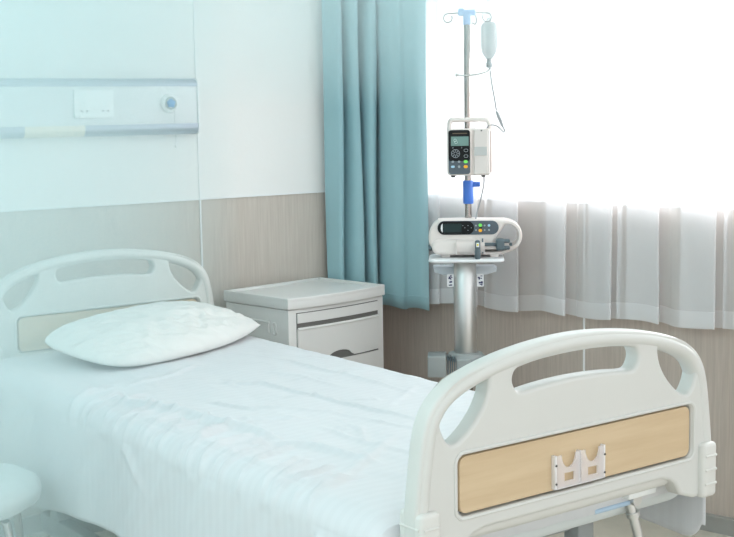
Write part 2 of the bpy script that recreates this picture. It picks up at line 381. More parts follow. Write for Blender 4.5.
def end_board(x, flip):
    web = prism([outline, tear_s, [(-a, b) for a, b in tear_s], hnd_s, rrect(PCX, 0.757, 0.638, 0.116, 0.02)], 0.040, 0.008, TOX, 4)
    # tubular rim, thick round bead over the top and down both sides
    rim_pts = [(0.0, a, b) for a, b in [(p.x, p.y) for p in top]]
    ins = []
    for i, p in enumerate(rim_pts):
        P = Vector(p); t = (Vector(rim_pts[min(i + 1, len(rim_pts) - 1)]) - Vector(rim_pts[max(i - 1, 0)])).normalized()
        nrm = Vector((1, 0, 0)).cross(t); c = Vector((0, 0, 0.80)) - P
        if nrm.dot(c) < 0: nrm = -nrm
        ins.append(P + nrm * 0.0175)
    rim = bmesh.new(); add_tube(rim, ins, 0.0172, 20, up=(1, 0, 0), flat=1.42); bmesh.ops.recalc_face_normals(rim, faces=rim.faces)
    beads = bmesh.new()
    for lp, rr, dx in ((rrect(PCX, 0.757, 0.643, 0.121, 0.02), 0.0045, 0.0185),):
        cx = sum(p[0] for p in lp) / len(lp); cy = sum(p[1] for p in lp) / len(lp)
        for sgn in (1, -1):
            pts = []
            for a, b in lp:
                d = Vector((a - cx, b - cy)); d.normalize(); pts.append((dx * sgn, a + d.x * rr, b + d.y * rr))
            pts.append(pts[0]); pts.append(pts[1]); add_tube(beads, pts, rr, 8, up=(1, 0, 0), caps=False)
    bmesh.ops.recalc_face_normals(beads, faces=beads.faces)
    base = bmesh.new()   # swelling ledge under the wood panel
    bd = obj('footboard' if flip else 'headboard', join_mesh(web, rim, beads), M['abs'], BED, 40)
    bd.location.x = x; bd.location.y = -0.010 if flip else 0.0
    wp_ = obj('wood_panel', prism([PANEL + []], 0.034, 0.002, TOX, 1, 0.0), M['maple'], bd, 30, label='pale maple laminate inset panel')
    for sgn in (1, -1):
        b = bmesh.new(); add_box(b, (0.000, sgn * 0.378, 0.667), (0.068, 0.046, 0.118), 0.010)
        for k in range(3): add_tube(b, [(-0.026, sgn * 0.4005, 0.638 + 0.030 * k), (0.026, sgn * 0.4005, 0.638 + 0.030 * k)], 0.003, 8)
        for k in range(3): add_tube(b, [(0.0335, sgn * 0.362, 0.638 + 0.030 * k), (0.0335, sgn * 0.396, 0.638 + 0.030 * k)], 0.003, 8)
        obj('corner_bumper', b, M['abs2'], bd, 40)
    return bd
fb = end_board(0.0, True)
hb = end_board(-2.1, False)
# transverse end tubes of the mattress platform
fr = bmesh.new()
for x in (-0.022, -2.078): obj('end_tube', tube([(x, -0.34, 0.670), (x, -0.335, 0.670), (x, 0.272, 0.670), (x, 0.278, 0.670)], [0.022, 0.030, 0.030, 0.022], 24), M['abs2'], BED, 50)
fr = bmesh.new()
for y in (-0.36, 0.36): add_box(fr, (-1.22, y, 0.535), (1.60, 0.035, 0.06), 0.006)
for x in (-0.45, -0.75, -1.40, -2.0): add_box(fr, (x, 0, 0.535), (0.035, 0.70, 0.05), 0.006)
for x in (-0.28, -1.82):
    for y in (-0.30, 0.30): add_box(fr, (x, y, 0.37), (0.05, 0.05, 0.30), 0.006)
for y in (-0.30, 0.30): add_box(fr, (-1.05, y, 0.21), (1.75, 0.045, 0.06), 0.006)
add_box(fr, (-0.30, 0.0, 0.50), (0.04, 0.66, 0.05), 0.006)
for x in (-0.28, -1.82): add_box(fr, (x, 0, 0.21), (0.05, 0.62, 0.06), 0.006)
obj('frame', fr, M['painted'], BED, 30, label='grey painted steel underframe')
for x in (-0.28, -1.82):
    for y in (-0.30, 0.30):
        b = bmesh.new(); add_tube(b, [(x + 0.02, y - 0.014, 0.062), (x + 0.02, y + 0.014, 0.062)], 0.06, 24)
        w = obj('caster', b, M['rubber'], BED, 40)
        b = bmesh.new(); add_box(b, (x + 0.01, y, 0.135), (0.07, 0.045, 0.05), 0.008); add_tube(b, [(x, y, 0.12), (x, y, 0.2)], 0.014, 12)
        for q in (-0.02, 0.02): add_box(b, (x + 0.018, y + q, 0.095), (0.035, 0.005, 0.09), 0.002)
        obj('caster_fork', b, M['metal'], w, 40)
# crank gear under the foot end
cr = obj('crank_handle', join_mesh(tube([(-0.06, 0.213, 0.628), (-0.055, 0.220, 0.60), (-0.05, 0.236, 0.545), (-0.045, 0.252, 0.47), (-0.045, 0.258, 0.44)], [0.011, 0.010, 0.0105, 0.009, 0.009], 16),
     tube([(-0.0535, 0.225, 0.585), (-0.0525, 0.228, 0.575)], 0.0145, 16), tube([(-0.09, 0.215, 0.617), (-0.03, 0.215, 0.617)], 0.013, 16)), M['alu'], BED, 40)
b = bmesh.new()
add_box(b, (-0.05, 0.225, 0.632), (0.05, 0.085, 0.016), 0.003); add_box(b, (-0.07, 0.15, 0.622), (0.04, 0.13, 0.03), 0.004)
obj('crank_bracket', b, M['painted_white'], BED, 30)
obj('crank_cover', bx((-0.065, 0.165, 0.611), (0.05, 0.13, 0.012), 0.006), M['stripblue'], BED, 30, label='pale blue plastic strip under the crank bracket')
# clear double pocket on the footboard
hx = 0.017
U0, V0, WU, HV = -0.002, 0.741, 0.128, 0.064
def pocket(sgn):
    c = sgn * WU / 4
    o = [(c - WU / 4, -HV / 2), (c + WU / 4, -HV / 2), (c + WU / 4, HV / 2)]
    for k in range(13):
        a = math.pi * k / 12; 
        if k == 0: o.append((c + 0.021, HV / 2))
        o.append((c + 0.019 * math.cos(a), HV / 2 - 0.026 * math.sin(a)))
    o += [(c - 0.021, HV / 2), (c - WU / 4, HV / 2)]
    w = [(c + 0.002 - 0.014, -HV / 2 + 0.012), (c + 0.002 + 0.012, -HV / 2 + 0.012), (c + 0.002 + 0.012, -HV / 2 + 0.028), (c + 0.002 - 0.014, -HV / 2 + 0.028)]
    return o, w
H = bmesh.new()
mt = Matrix.Translation((hx + 0.009, U0, V0)) @ TOX
parts = []
for sgn in (-1, 1):
    o_, w_ = pocket(sgn); parts.append(prism([o_, w_], 0.003, 0.0, mt, 0, 0.0))
hold = obj('document_holder', join_mesh(*parts), M['acrylic'], fb, 30, label='clear acrylic twin pocket')
e = bmesh.new()
for u in (-WU / 2 - 0.002, -0.0005, WU / 2 + 0.002): add_box(e, (hx + 0.005, U0 + u, V0), (0.011, 0.005, HV + 0.002), 0.001)
add_box(e, (hx + 0.005, U0, V0 - HV / 2), (0.011, WU, 0.003), 0.001)
obj('holder_edge', e, M['acrylic_edge'], hold, 30)
for u in (-1, 1):
    for v in (-0.022, 0.014): obj('screw', lathe([(0.0022, 0), (0.0022, 0.0015)], 10, (hx + 0.0105, U0 + u * (WU / 2 + 0.002), V0 + v), Matrix.Rotation(R(90), 3, 'Y')), M['dark'], hold, 30)

# ------------------------------------------------------------------ mattress, sheet, pillow
mo = obj('mattress', bx((-1.05, 0, 0.625), (1.98, 0.86, 0.12), 0.05, None, 5), M['mattress'], None, 60)
tag(mo, 'pale thick mattress under the white sheet on the bed', 'mattress')
ridges = [([(-1.311, -0.097), (-1.25, -0.03), (-1.19, 0.03), (-1.085, 0.047), (-0.983, 0.055), (-0.847, 0.057), (-0.657, 0.081), (-0.50, 0.11)], 0.0055, 0.009),
          ([(-0.90, -0.30), (-0.857, -0.215), (-0.816, -0.151), (-0.78, -0.10)], 0.006, 0.012),
          ([(-1.30, -0.40), (-1.23, -0.36), (-1.129, -0.335), (-0.969, -0.300), (-0.867, -0.302), (-0.766, -0.275), (-0.695, -0.262), (-0.60, -0.27)], 0.012, 0.018),
          ([(-0.66, -0.34), (-0.579, -0.262), (-0.551, -0.240), (-0.461, -0.225), (-0.35, -0.200)], 0.009, 0.014),
          ([(-0.53, -0.02), (-0.42, -0.17), (-0.33, -0.31), (-0.29, -0.37), (-0.27, -0.44)], 0.006, 0.02),
          ([(-1.45, 0.25), (-1.351, 0.256), (-1.21, 0.264), (-1.05, 0.28), (-0.8, 0.26)], 0.004, 0.012),
          ([(-1.0, -0.13), (-0.80, -0.02), (-0.60, 0.02)], 0.003, 0.012), ([(-1.35, 0.10), (-1.2, 0.16), (-1.0, 0.17)], 0.0035, 0.012),
          ([(-0.60, 0.2), (-0.45, 0.25), (-0.3, 0.24)], 0.003, 0.014), ([(-0.9, 0.33), (-0.8, 0.2), (-0.74, 0.10)], 0.003, 0.014),
          ([(-1.55, 0.05), (-1.45, -0.1), (-1.40, -0.28)], 0.004, 0.016), ([(-0.72, -0.12), (-0.5, -0.13), (-0.3, -0.09)], 0.0035, 0.012),
          ([(-1.1, -0.20), (-0.98, -0.15), (-0.9, -0.08)], 0.0035, 0.010)]
random.seed(11)
for k in range(26):
    cx_, cy_ = random.uniform(-1.5, -0.2), random.uniform(-0.36, 0.36); an = random.gauss(0.35, 0.6); ln = random.uniform(0.06, 0.2)
    p_ = []; x_, y_ = cx_, cy_
    for q in range(4): p_.append((x_, y_)); an += random.uniform(-0.25, 0.25); x_ += ln / 3 * math.cos(an); y_ += ln / 3 * math.sin(an)
    ridges.append((p_, random.uniform(0.0015, 0.0035), random.uniform(0.005, 0.010)))
for k in range(22):      # puckers along the near edge
    x_ = -1.45 + k * 0.055 + random.uniform(-0.02, 0.02)
    ridges.append(([(x_, -0.30 + random.uniform(-0.04, 0.06)), (x_ + random.uniform(0.0, 0.05), -0.37), (x_ + random.uniform(0.02, 0.09), -0.46)], random.uniform(0.004, 0.009), random.uniform(0.008, 0.015)))
RS = [([Vector((a, b)) for a, b in p], h, w) for p, h, w in ridges]
def ridge_h(x, y):
    s = 0
    q = Vector((x, y))
    for P, h, w in RS:
        best = 9; tt = 0; L = len(P) - 1
        for i in range(L):
            a, b = P[i], P[i + 1]; d = b - a; t = max(0, min(1, (q - a).dot(d) / d.length_squared)); v = q - (a + d * t); ds = v.length
            if ds < abs(best): best = ds * (1 if v.x * d.y - v.y * d.x > 0 else -1); tt = (i + t) / L
        if abs(best) < 3.5 * w:
            ww = w if best > 0 else w * 0.45
            s += h * math.exp(-(best / ww) ** 2) * min(1, 5 * tt) * min(1, 5 * (1 - tt))
    return s
YE = 0.452; RC = 0.055; TOPZ = 0.700
def near_hem(x):
    if x > -1.11: return 0.408 + 0.03 * (x + 1.11) * 0 - 0.02 * max(0, x + 0.9)
    if x > -1.40: return 0.408 - 0.016 * ((-1.11 - x) / 0.29) ** 1.3
    return 0.392 - 0.07 * min(1, (-1.40 - x) / 0.375)
def far_hem(x):
    d = max(0, x + 0.10); return 0.478 + (0.05 - math.sqrt(max(0, 0.05 ** 2 - min(d, 0.05) ** 2))) + 0.004 * math.sin(x * 14)
def section(x):
    """cross-section points of the sheet from near hem to far hem with local param"""
    out = []
    zn, zf = near_hem(x), far_hem(x)
    n1 = 26
    for i in range(n1): out.append((-YE, zn + (TOPZ - RC - zn) * i / n1, 's'))
    for i in range(12): a = math.pi * i / 2 / 12; out.append((-YE + RC * (1 - math.cos(a)), TOPZ - RC + RC * math.sin(a), 'c'))
    n2 = 120
    for i in range(n2 + 1): out.append((-YE + RC + (2 * YE - 2 * RC) * i / n2, TOPZ, 't'))
    for i in range(1, 9): a = math.pi / 2 * (1 - i / 8); out.append((YE - RC + RC * math.cos(a), TOPZ - RC + RC * math.sin(a), 'c'))
    for i in range(1, 13): out.append((YE, TOPZ - RC - (TOPZ - RC - zf) * i / 12, 's'))
    return out
bm = bmesh.new(); rows = []
NX = 300; X0, X1 = -2.068, -0.052
for i in range(NX + 1):
    x = X0 + (X1 - X0) * i / NX; row = []
    edge = 0.014 * math.exp(-((x - X1) / 0.025) ** 2) + 0.01 * math.exp(-((x - X0) / 0.03) ** 2)
    for j, (y, z, k) in enumerate(section(x)):
        nz_ = noise.noise(Vector((x * 3.1, y * 4.2, 1.7))); n2_ = noise.noise(Vector((x * 9, y * 13, z * 9)))
        n3_ = noise.ridged_multi_fractal(Vector((x * 4 + y * 3, y * 7 - x * 2, z * 3)), 1.0, 2.1, 3, 1.0, 2.0)
        if k == 't':
            fade = min(1, (YE - abs(y)) / 0.1)
            dz = 0.005 * nz_ + 0.0022 * n2_ + 0.0035 * (n3_ - 1) + 1.5 * ridge_h(x, y)
            row.append(bm.verts.new((x, y, z + dz - edge + 0.004 * (1 - (y / YE) ** 2))))
        elif k == 'c':
            d = 1.4 * ridge_h(x, y) + 0.004 * noise.noise(Vector((x * 16, y * 6, z * 5)))
            row.append(bm.verts.new((x, y + (-d if y < 0 else d), z + 0.4 * d - edge)))
        else:
            dep = (TOPZ - z); s = -1 if y < 0 else 1
            wv = 0.006 * math.sin(x * 17 + 2.0 * noise.noise(Vector((x * 2, 0, 0)))) * min(1, dep / 0.2) + 0.006 * noise.noise(Vector((x * 7 + z * 3, z * 3, 4.0))) + 0.004 * noise.noise(Vector((x * 20 - z * 14, z * 6, 2)))
            wv += 0.010 * math.exp(-(((x + 0.27) - (TOPZ - z) * 0.75) / 0.018) ** 2) * (1 if s < 0 else 0)
            wv += 0.006 * math.exp(-(((x + 1.02) + (z - 0.62) * 1.1) / 0.02) ** 2) * math.exp(-((z - 0.62) / 0.07) ** 2) * (1 if s < 0 else 0)
            row.append(bm.verts.new((x, y + s * (max(-0.004, wv) + 0.03 * dep * (1 if s < 0 else 0.15)), z)))
    rows.append(row)
for i in range(NX):
    for j in range(len(rows[0]) - 1): bm.faces.new((rows[i][j], rows[i + 1][j], rows[i + 1][j + 1], rows[i][j + 1]))
# foot end turned down between mattress and board
top_i = [j for j, p in enumerate(section(X1)) if True]
last = rows[-1]; down = [bm.verts.new((v.co.x + 0.010, v.co.y, min(v.co.z, max(0.60, v.co.z - 0.08)))) for v in last]
for j in range(len(last) - 1): bm.faces.new((last[j], down[j], down[j + 1], last[j + 1]))
sh = obj('bed_sheet', bm, M['sheet'], None, 180); tag(sh, 'white satin striped sheet spread over the mattress and hanging down its sides', 'sheet')
sh.modifiers.new('thick', 'SOLIDIFY').thickness = 0.0015

def pillow_mesh():
    LX, LY, T = 0.190, 0.368, 0.070
    bm = bmesh.new(); n = 90; top_, bot = {}, {}
    for side, D in ((1, top_), (-1, bot)):
        for i in range(n + 1):
            for j in range(n + 1):
                u = -1 + 2 * i / n; v = -1 + 2 * j / n
                if side == -1 and (i in (0, n) or j in (0, n)): D[i, j] = top_[i, j]; continue
                pinch = 1 - 0.13 * (1 - abs(v) ** 2.0) * abs(u) ** 3 * 0 
                cn = (0.17 if v < 0 else (0.0 if u > 0 else 0.09)) * (abs(u) * abs(v)) ** 3; x = u * LX * (1.03 - cn) * (1 - (0.40 * max(0, v) ** 2 if u > 0 else 0)); y = v * LY * (1 - cn)
                env = max(0, (1 - abs(u) ** 2.3)) ** 0.55 * max(0, (1 - abs(v) ** 2.3)) ** 0.60
                h = T * env
                if side == 1:
                    w = noise.ridged_multi_fractal(Vector((u * 1.6 + v * 2.4, (v * 3.2 - u * 2.6) * 2.6, 0.5)), 0.9, 2.1, 3, 1.0, 2.0) - 1.0
                    h += 0.009 * w * min(1, env * 2) + 0.007 * noise.noise(Vector((u * 2, v * 3.2, 3))) * env
                    g = math.exp(-(((u - 0.25 * v - 0.1)) / 0.09) ** 2) * math.exp(-((v - 0.25) / 0.4) ** 2); h += 0.006 * g
                    h += 0.0035 * env * math.sin(26 * (v + 0.45 * u) + 3 * noise.noise(Vector((u * 3, v * 3, 8)))) * math.exp(-((u - 0.45) / 0.35) ** 2) * (1 if v > -0.6 else 0)
                else: h = -0.55 * T * env
                D[i, j] = bm.verts.new((x, y, h))
    for D, fl in ((top_, 1), (bot, 0)):
        for i in range(n):
            for j in range(n):
                q = [D[i, j], D[i + 1, j], D[i + 1, j + 1], D[i, j + 1]]
                bm.faces.new(q if fl else q[::-1])
    return bm
pl = obj('pillow', pillow_mesh(), M['pillow'], None, 180)
tag(pl, 'plump creased white pillow lying against the headboard', 'pillow')
pl.location = (-1.855, 0.062, 0.748); pl.rotation_euler = (R(0.5), R(9), R(20))

# ------------------------------------------------------------------ nightstand
NS = thing('nightstand', 'off-white plastic bedside cabinet with bow front drawers beside the headboard', 'nightstand', (-2.236, 0.868, 0), R(8.5))
DX, DY = 0.178, 0.243
def ns_out(d, w, bow, r=0.012, n=14):
    o = [(-d, -w), (d, -w)]
    for k in range(1, n): t = -1 + 2 * k / n; o.append((d + bow * (1 - t * t), w * t))
    return o + [(d, w), (-d, w)]
TZ = lambda z: Matrix.Translation((0, 0, z))
obj('body', prism([ns_out(DX - 0.006, DY - 0.006, 0.018)], 0.70, 0.004, TZ(0.39), 2, 0), M['cabinet'], NS, 35)
tp = obj('top', join_mesh(prism([ns_out(DX, DY, 0.026)], 0.032, 0.004, TZ(0.757), 2, 0), prism([ns_out(DX, DY, 0.026), ns_out(DX - 0.016, DY - 0.016, 0.024)], 0.014, 0.003, TZ(0.775), 2, 0)), M['cabinet'], NS, 35)
def front_strip(z0, z1, w, off, thick, name, m, slot=None):
    """a bowed plate following the front of the cabinet"""
    bm = bmesh.new(); n = 32
    def fx(y): t = y / (DY - 0.006); return DX - 0.006 + 0.018 * (1 - t * t)
    grid = []
    for i in range(n + 1):
        y = -w + 2 * w * i / n
        zb = z0
        if slot:
            q = (y - slot[0]) / slot[1]
            if abs(q) < 1: zb = z0 + slot[2] * math.sqrt(1 - q * q)
        a = fx(y) + off
        grid.append([bm.verts.new((a - thick, y, zb)), bm.verts.new((a, y, zb)), bm.verts.new((a, y, z1)), bm.verts.new((a - thick, y, z1))])
    for i in range(n):
        for k in range(4): bm.faces.new((grid[i][k], grid[i + 1][k], grid[i + 1][(k + 1) % 4], grid[i][(k + 1) % 4]))
    bm.faces.new(grid[0]); bm.faces.new(grid[-1][::-1]); bmesh.ops.recalc_face_normals(bm, faces=bm.faces)
    return obj(name, bm, m, NS, 35)
g1 = front_strip(0.05, 0.727, 0.204, 0.001, 0.006, 'gap_shade_plate', M['gap'])  # dark backing plate, painted shade behind slide, drawer and doors
t1 = front_strip(0.690, 0.724, 0.202, 0.006, 0.010, 'writing_slide', M['cabinet'])
d1 = front_strip(0.545, 0.668, 0.202, 0.007, 0.012, 'drawer', M['cabinet'], slot=(-0.01, 0.062, 0.026))
d2 = front_strip(0.300, 0.539, 0.202, 0.007, 0.012, 'door', M['cabinet'])
d3 = front_strip(0.055, 0.294, 0.202, 0.007, 0.012, 'door', M['cabinet'])
# drawer top lip, thin lighter band catching light
lip = bmesh.new(); pts = []
for i in range(33):
    y = -0.200 + 0.4 * i / 32; t = y / (DY - 0.006); pts.append((DX + 0.018 * (1 - t * t) - 0.002, y, 0.668))
add_tube(lip, pts, 0.006, 8); l_ = obj('drawer_lip', lip, M['cabinet'], d1, 60)
rail = bmesh.new()
add_tube(rail, smooth_path([(-0.12, -DY + 0.004, 0.688), (0.055, -DY + 0.004, 0.688), (0.066, -DY + 0.004, 0.682), (0.068, -DY + 0.004, 0.65)], 6), 0.004, 8)
add_tube(rail, [(x_, -DY + 0.005, z_) for x_, z_ in rrect(0.098, 0.667, 0.016, 0.042, 0.008)] + [(0.098 + 0.008, -DY + 0.005, 0.667 + 0.013)], 0.003, 6)
obj('side_rail', rail, M['cabinet'], NS, 60)
for sx_ in (-1, 1):
    for sy_ in (-1, 1): obj('foot', lathe([(0.02, 0.0), (0.025, 0.012), (0.02, 0.045)], 16, (sx_ * 0.13, sy_ * 0.19, 0)), M['rubber'], NS, 40)

# ------------------------------------------------------------------ bed-head trunking
TR = thing('bed_head_trunking', 'long white wall trunking with silver edges, sockets and call button above the headboard', 'trunking', (XW, 0.532, 1.36))
XT = 0.05                                       # protrusion
def tr_bar(name, z0, z1, x1, m, y0=-2.4, y1=0.0, r=0.006, prof=None):
    bm = bmesh.new(); add_box(bm, (x1 / 2, (y0 + y1) / 2, (z0 + z1) / 2), (x1, y1 - y0, z1 - z0), r, None, 3); return obj(name, bm, m, TR, 35)
tr_bar('face_panel', 0.034, 0.170, XT, M['face'], r=0.003)
def tr_curved(name, zs, m, y0, y1):
    bm = bmesh.new(); P = zs
    A = [bm.verts.new((a, y0, b)) for a, b in P]; B = [bm.verts.new((a, y1, b)) for a, b in P]
    for k in range(len(P)): bm.faces.new((A[k], A[(k + 1) % len(P)], B[(k + 1) % len(P)], B[k]))
    bm.faces.new(A[::-1]); bm.faces.new(B); bmesh.ops.recalc_face_normals(bm, faces=bm.faces); return obj(name, bm, m, TR, 60)
up = [(0, 0.168), (XT + 0.002, 0.168)] + [(XT + 0.002 - 0.024 * (1 - math.cos(R(a))), 0.172 + 0.024 * math.sin(R(a))) for a in range(10, 91, 10)] + [(0, 0.197)]
dn = [(0, 0.036), (XT + 0.004, 0.036), (XT + 0.004, 0.022)] + [(XT + 0.004 - 0.026 * (1 - math.cos(R(a))), 0.022 - 0.024 * math.sin(R(a))) for a in range(10, 91, 10)] + [(0, -0.003)]
tr_curved('top_strip', up, M['alu_strip'], -2.4, -0.001)
tr_curved('bottom_strip', dn, M['alu_strip'], -0.44, -0.001)
tr_curved('reading_light_strip', [(a, b + 0.0) for a, b in dn], M['lens'], -0.655, -0.44)
tr_curved('bottom_strip', dn, M['alu_strip'], -2.4, -0.655)
cap = prism([[(0, 0.197), (XT - 0.016, 0.197), (XT - 0.004, 0.190), (XT + 0.004, 0.176), (XT + 0.006, 0.022), (XT - 0.002, 0.004), (XT - 0.018, -0.005), (0, -0.005)]], 0.008, 0.001, Matrix(((1, 0, 0, 0), (0, 0, 1, 0), (0, 1, 0, 0), (0, 0, 0, 1))), 1, 0.0)
c_ = obj('end_cap', cap, M['socket'], TR, 30); c_.location.y = 0.003
sk = obj('socket_plate', bx((XT + 0.004, -0.405, 0.108), (0.010, 0.146, 0.096), 0.003), M['socket'], TR, 30)
for cy in (-0.443, -0.365):
    for dy, dz, w, h in ((0, 0.010, 0.004, 0.007), (0, -0.001, 0.004, 0.006), (-0.010, -0.017, 0.006, 0.006), (0.010, -0.017, 0.006, 0.006)):
        obj('socket_slot', bx((XT + 0.0093, cy + dy, 0.102 + dz), (0.0012, w, h)), M['ringgrey'] if dz > -0.01 else M['dark'], sk, 0)
cb = obj('call_button', lathe([(0.034, 0), (0.034, 0.006), (0.030, 0.012), (0.024, 0.014), (0.023, 0.010)], 40, (XT, -0.115, 0.108), Matrix.Rotation(R(90), 3, 'Y')), M['socket'], TR, 40)
obj('grey_ring', lathe([(0.0225, 0.008), (0.0225, 0.013), (0.017, 0.014), (0.016, 0.009)], 32, (XT, -0.115, 0.108), Matrix.Rotation(R(90), 3, 'Y')), M['ringgrey'], cb, 40)
kb = bmesh.new(); add_lathe(kb, [(0.013, 0.008), (0.013, 0.018), (0.010, 0.022), (0.004, 0.0225)], 24, (XT, -0.115, 0.108), Matrix.Rotation(R(90), 3, 'Y'))
for k in range(5):
    a = k * 2 * math.pi / 5 + 0.3; add_tube(kb, [(XT + 0.008, -0.115 + 0.012 * math.cos(a), 0.108 + 0.012 * math.sin(a)), (XT + 0.018, -0.115 + 0.012 * math.cos(a), 0.108 + 0.012 * math.sin(a))], 0.0045, 10)
obj('blue_button', kb, M['callblue'], cb, 50, label='blue call button')
pc = obj('pull_cord', tube([(XT + 0.012, -0.100, 0.095), (XT + 0.010, -0.100, 0.06), (XT + 0.011, -0.099, -0.04)], 0.0009, 6), M['ringgrey'], cb, 60)
obj('cord_knob', lathe([(0.001, -0.050), (0.004, -0.047), (0.004, -0.041), (0.001, -0.037)], 12, (XT + 0.011, -0.099, 0)), M['socket'], pc, 60)

# ------------------------------------------------------------------ infusion stand and what it carries; local x to the right in the photo, -y towards the viewer
IVP = Vector((-1.70, 1.18, 0)); IVR = math.atan2(0.7579, 0.6524)
IV = thing('infusion_stand', 'steel drip stand with thick aluminium column standing behind the bed by the curtains', 'drip stand', IVP, IVR)
CX = 0.008
obj('column', lathe([(0.038, 0.56), (0.040, 0.565), (0.040, 0.898), (0.036, 0.903)], 48, (CX, 0, 0)), M['alu'], IV, 40)
obj('collar', lathe([(0.030, 0.545), (0.066, 0.548), (0.068, 0.560), (0.060, 0.571), (0.041, 0.574)], 40, (CX, 0, 0)), M['painted'], IV, 40)
obj('lower_column', lathe([(0.026, 0.10), (0.026, 0.548)], 32, (CX, 0, 0)), M['metal'], IV, 40)
bb = obj('battery_box', bx((-0.092, -0.03, 0.535), (0.066, 0.10, 0.076), 0.005), M['palegrey'] if False else M['painted'], IV, 30)
obj('box_rib', join_mesh(*[bx((-0.054 + 0.008 * k, -0.05, 0.535), (0.004, 0.06, 0.066), 0.001) for k in range(4)]), M['slate2'], bb, 30)
obj('clamp_block', join_mesh(bx((0.0, -0.05, 0.525), (0.05, 0.05, 0.07), 0.005), bx((0.058, -0.045, 0.552), (0.075, 0.05, 0.012), 0.004)), M['painted'], IV, 30)
for k in range(5):
    a = R(18 + 72 * k); d = Vector((math.cos(a), math.sin(a), 0))
    lg = obj('base_leg', tube([Vector((CX, 0, 0.115)) + d * 0.02, Vector((CX, 0, 0.105)) + d * 0.14, Vector((CX, 0, 0.085)) + d * 0.24], [0.022, 0.018, 0.013], 12), M['alu'], IV, 40)
    c0 = Vector((CX, 0, 0.028)) + d * 0.24; t = Vector((-d.y, d.x, 0))
    obj('caster', join_mesh(tube([c0 - t * 0.011, c0 + t * 0.011], 0.028, 20), tube([c0 + Vector((0, 0, 0.026)), c0 + Vector((0, 0, 0.06))], 0.008, 10)), M['rubber'], lg, 40)
for i, (lx, rows_) in enumerate(((-0.043, 2), (0.062, 2))):
    lb = obj('label_plate', prism([rrect(lx, 0.832, 0.024, 0.045, 0.004)], 0.003, 0.0, Matrix(((1, 0, 0, 0), (0, 0, 1, -0.012), (0, 1, 0, 0), (0, 0, 0, 1))), 0, 0), M['label'], IV, 0, label='white printed sticker')
    pr = bmesh.new()
    random.seed(3 + i)
    for z in (0.843, 0.822):
        for q in range(5): add_box(pr, (lx + random.uniform(-0.006, 0.006), -0.0145, z + random.uniform(-0.007, 0.007)), (random.uniform(0.003, 0.008), 0.001, random.uniform(0.002, 0.006)))
    obj('print', pr, M['navy'], lb, 0)
obj('rear_handle', join_mesh(prism([[(-0.105, 0.872), (0.112, 0.872), (0.122, 0.866), (0.120, 0.853), (0.085, 0.842), (-0.07, 0.842), (-0.10, 0.852)]], 0.07, 0.004, Matrix(((1, 0, 0, 0), (0, 0, 1, 0.09), (0, 1, 0, 0), (0, 0, 0, 1))), 1, 0), bx((CX, 0.05, 0.849), (0.03, 0.04, 0.03), 0.002)), M['palegrey'], IV, 30)
obj('tray', prism([rrect(0.013, -0.01, 0.262, 0.19, 0.03)], 0.010, 0.004, TZ(0.910), 2, 0), M['label'], IV, 40)
CY = 0.045; PX = 0.022
pole = obj('pole', join_mesh(tube([(PX, CY, 0.914), (PX, CY, 1.735)], 0.0115, 24), lathe([(0.022, 0.912), (0.022, 0.925), (0.014, 0.93)], 24, (PX, CY, 0))), M['metal'], IV, 50)
CX0 = CX; CX = PX
sl = obj('height_clamp', join_mesh(lathe([(0.017, 1.098), (0.0185, 1.102), (0.0185, 1.176), (0.016, 1.180)], 24, (CX, CY, 0)), bx((CX + 0.024, CY, 1.166), (0.016, 0.014, 0.018), 0.003), lathe([(0.008, 0), (0.010, 0.004), (0.008, 0.012)], 12, (CX + 0.030, CY, 1.166), Matrix.Rotation(R(90), 3, 'Y'))), M['blue'], IV, 40, label='bright blue height clamp')
th = bmesh.new(); add_box(th, (CX, CY, 1.762), (0.062, 0.026, 0.020), 0.006); add_box(th, (CX + 0.0, CY, 1.742), (0.026, 0.026, 0.046), 0.006); add_box(th, (CX - 0.02, CY, 1.768), (0.022, 0.024, 0.018), 0.006)
obj('top_head', th, M['paleblue'], IV, 40, label='pale blue plastic head')
hk = bmesh.new()
for sgn, L_, x0 in ((-1, 0.078, CX), (1, 0.082, CX)):
    pts = [(x0 + sgn * 0.02, CY, 1.763), (x0 + sgn * (L_ - 0.02), CY, 1.760)]
    cxx = x0 + sgn * (L_ - 0.012); 
    for a in range(90, -230, -20): pts.append((cxx + sgn * 0.015 * math.cos(R(a)), CY, 1.745 + 0.015 * math.sin(R(a))))
    hk = bmesh.new(); add_tube(hk, pts, 0.0022, 8); obj('hook', hk, M['metal'], IV, 60)
hk2 = bmesh.new(); add_tube(hk2, smooth_path([(CX + 0.03, CY, 1.752), (CX + 0.034, CY, 1.735), (CX + 0.028, CY, 1.722), (CX + 0.018, CY, 1.728)], 5), 0.0022, 8)
obj('small_hook', hk2, M['metal'], IV, 60)
ar = bmesh.new(); add_tube(ar, smooth_path([(CX - 0.036, CY - 0.016, 1.548), (CX + 0.0, CY - 0.017, 1.546), (CX + 0.045, CY - 0.016, 1.551), (CX + 0.075, CY - 0.01, 1.562), (0.098, CY, 1.566)], 5), 0.003, 8)
add_lathe(ar, [(0.003, 0), (0.006, 0.003), (0.006, 0.008), (0.003, 0.011)], 12, (CX - 0.042, CY - 0.016, 1.548), Matrix.Rotation(R(90), 3, 'Y'))
obj('tubing_arm', ar, M['alu'], IV, 60)
CX = CX0
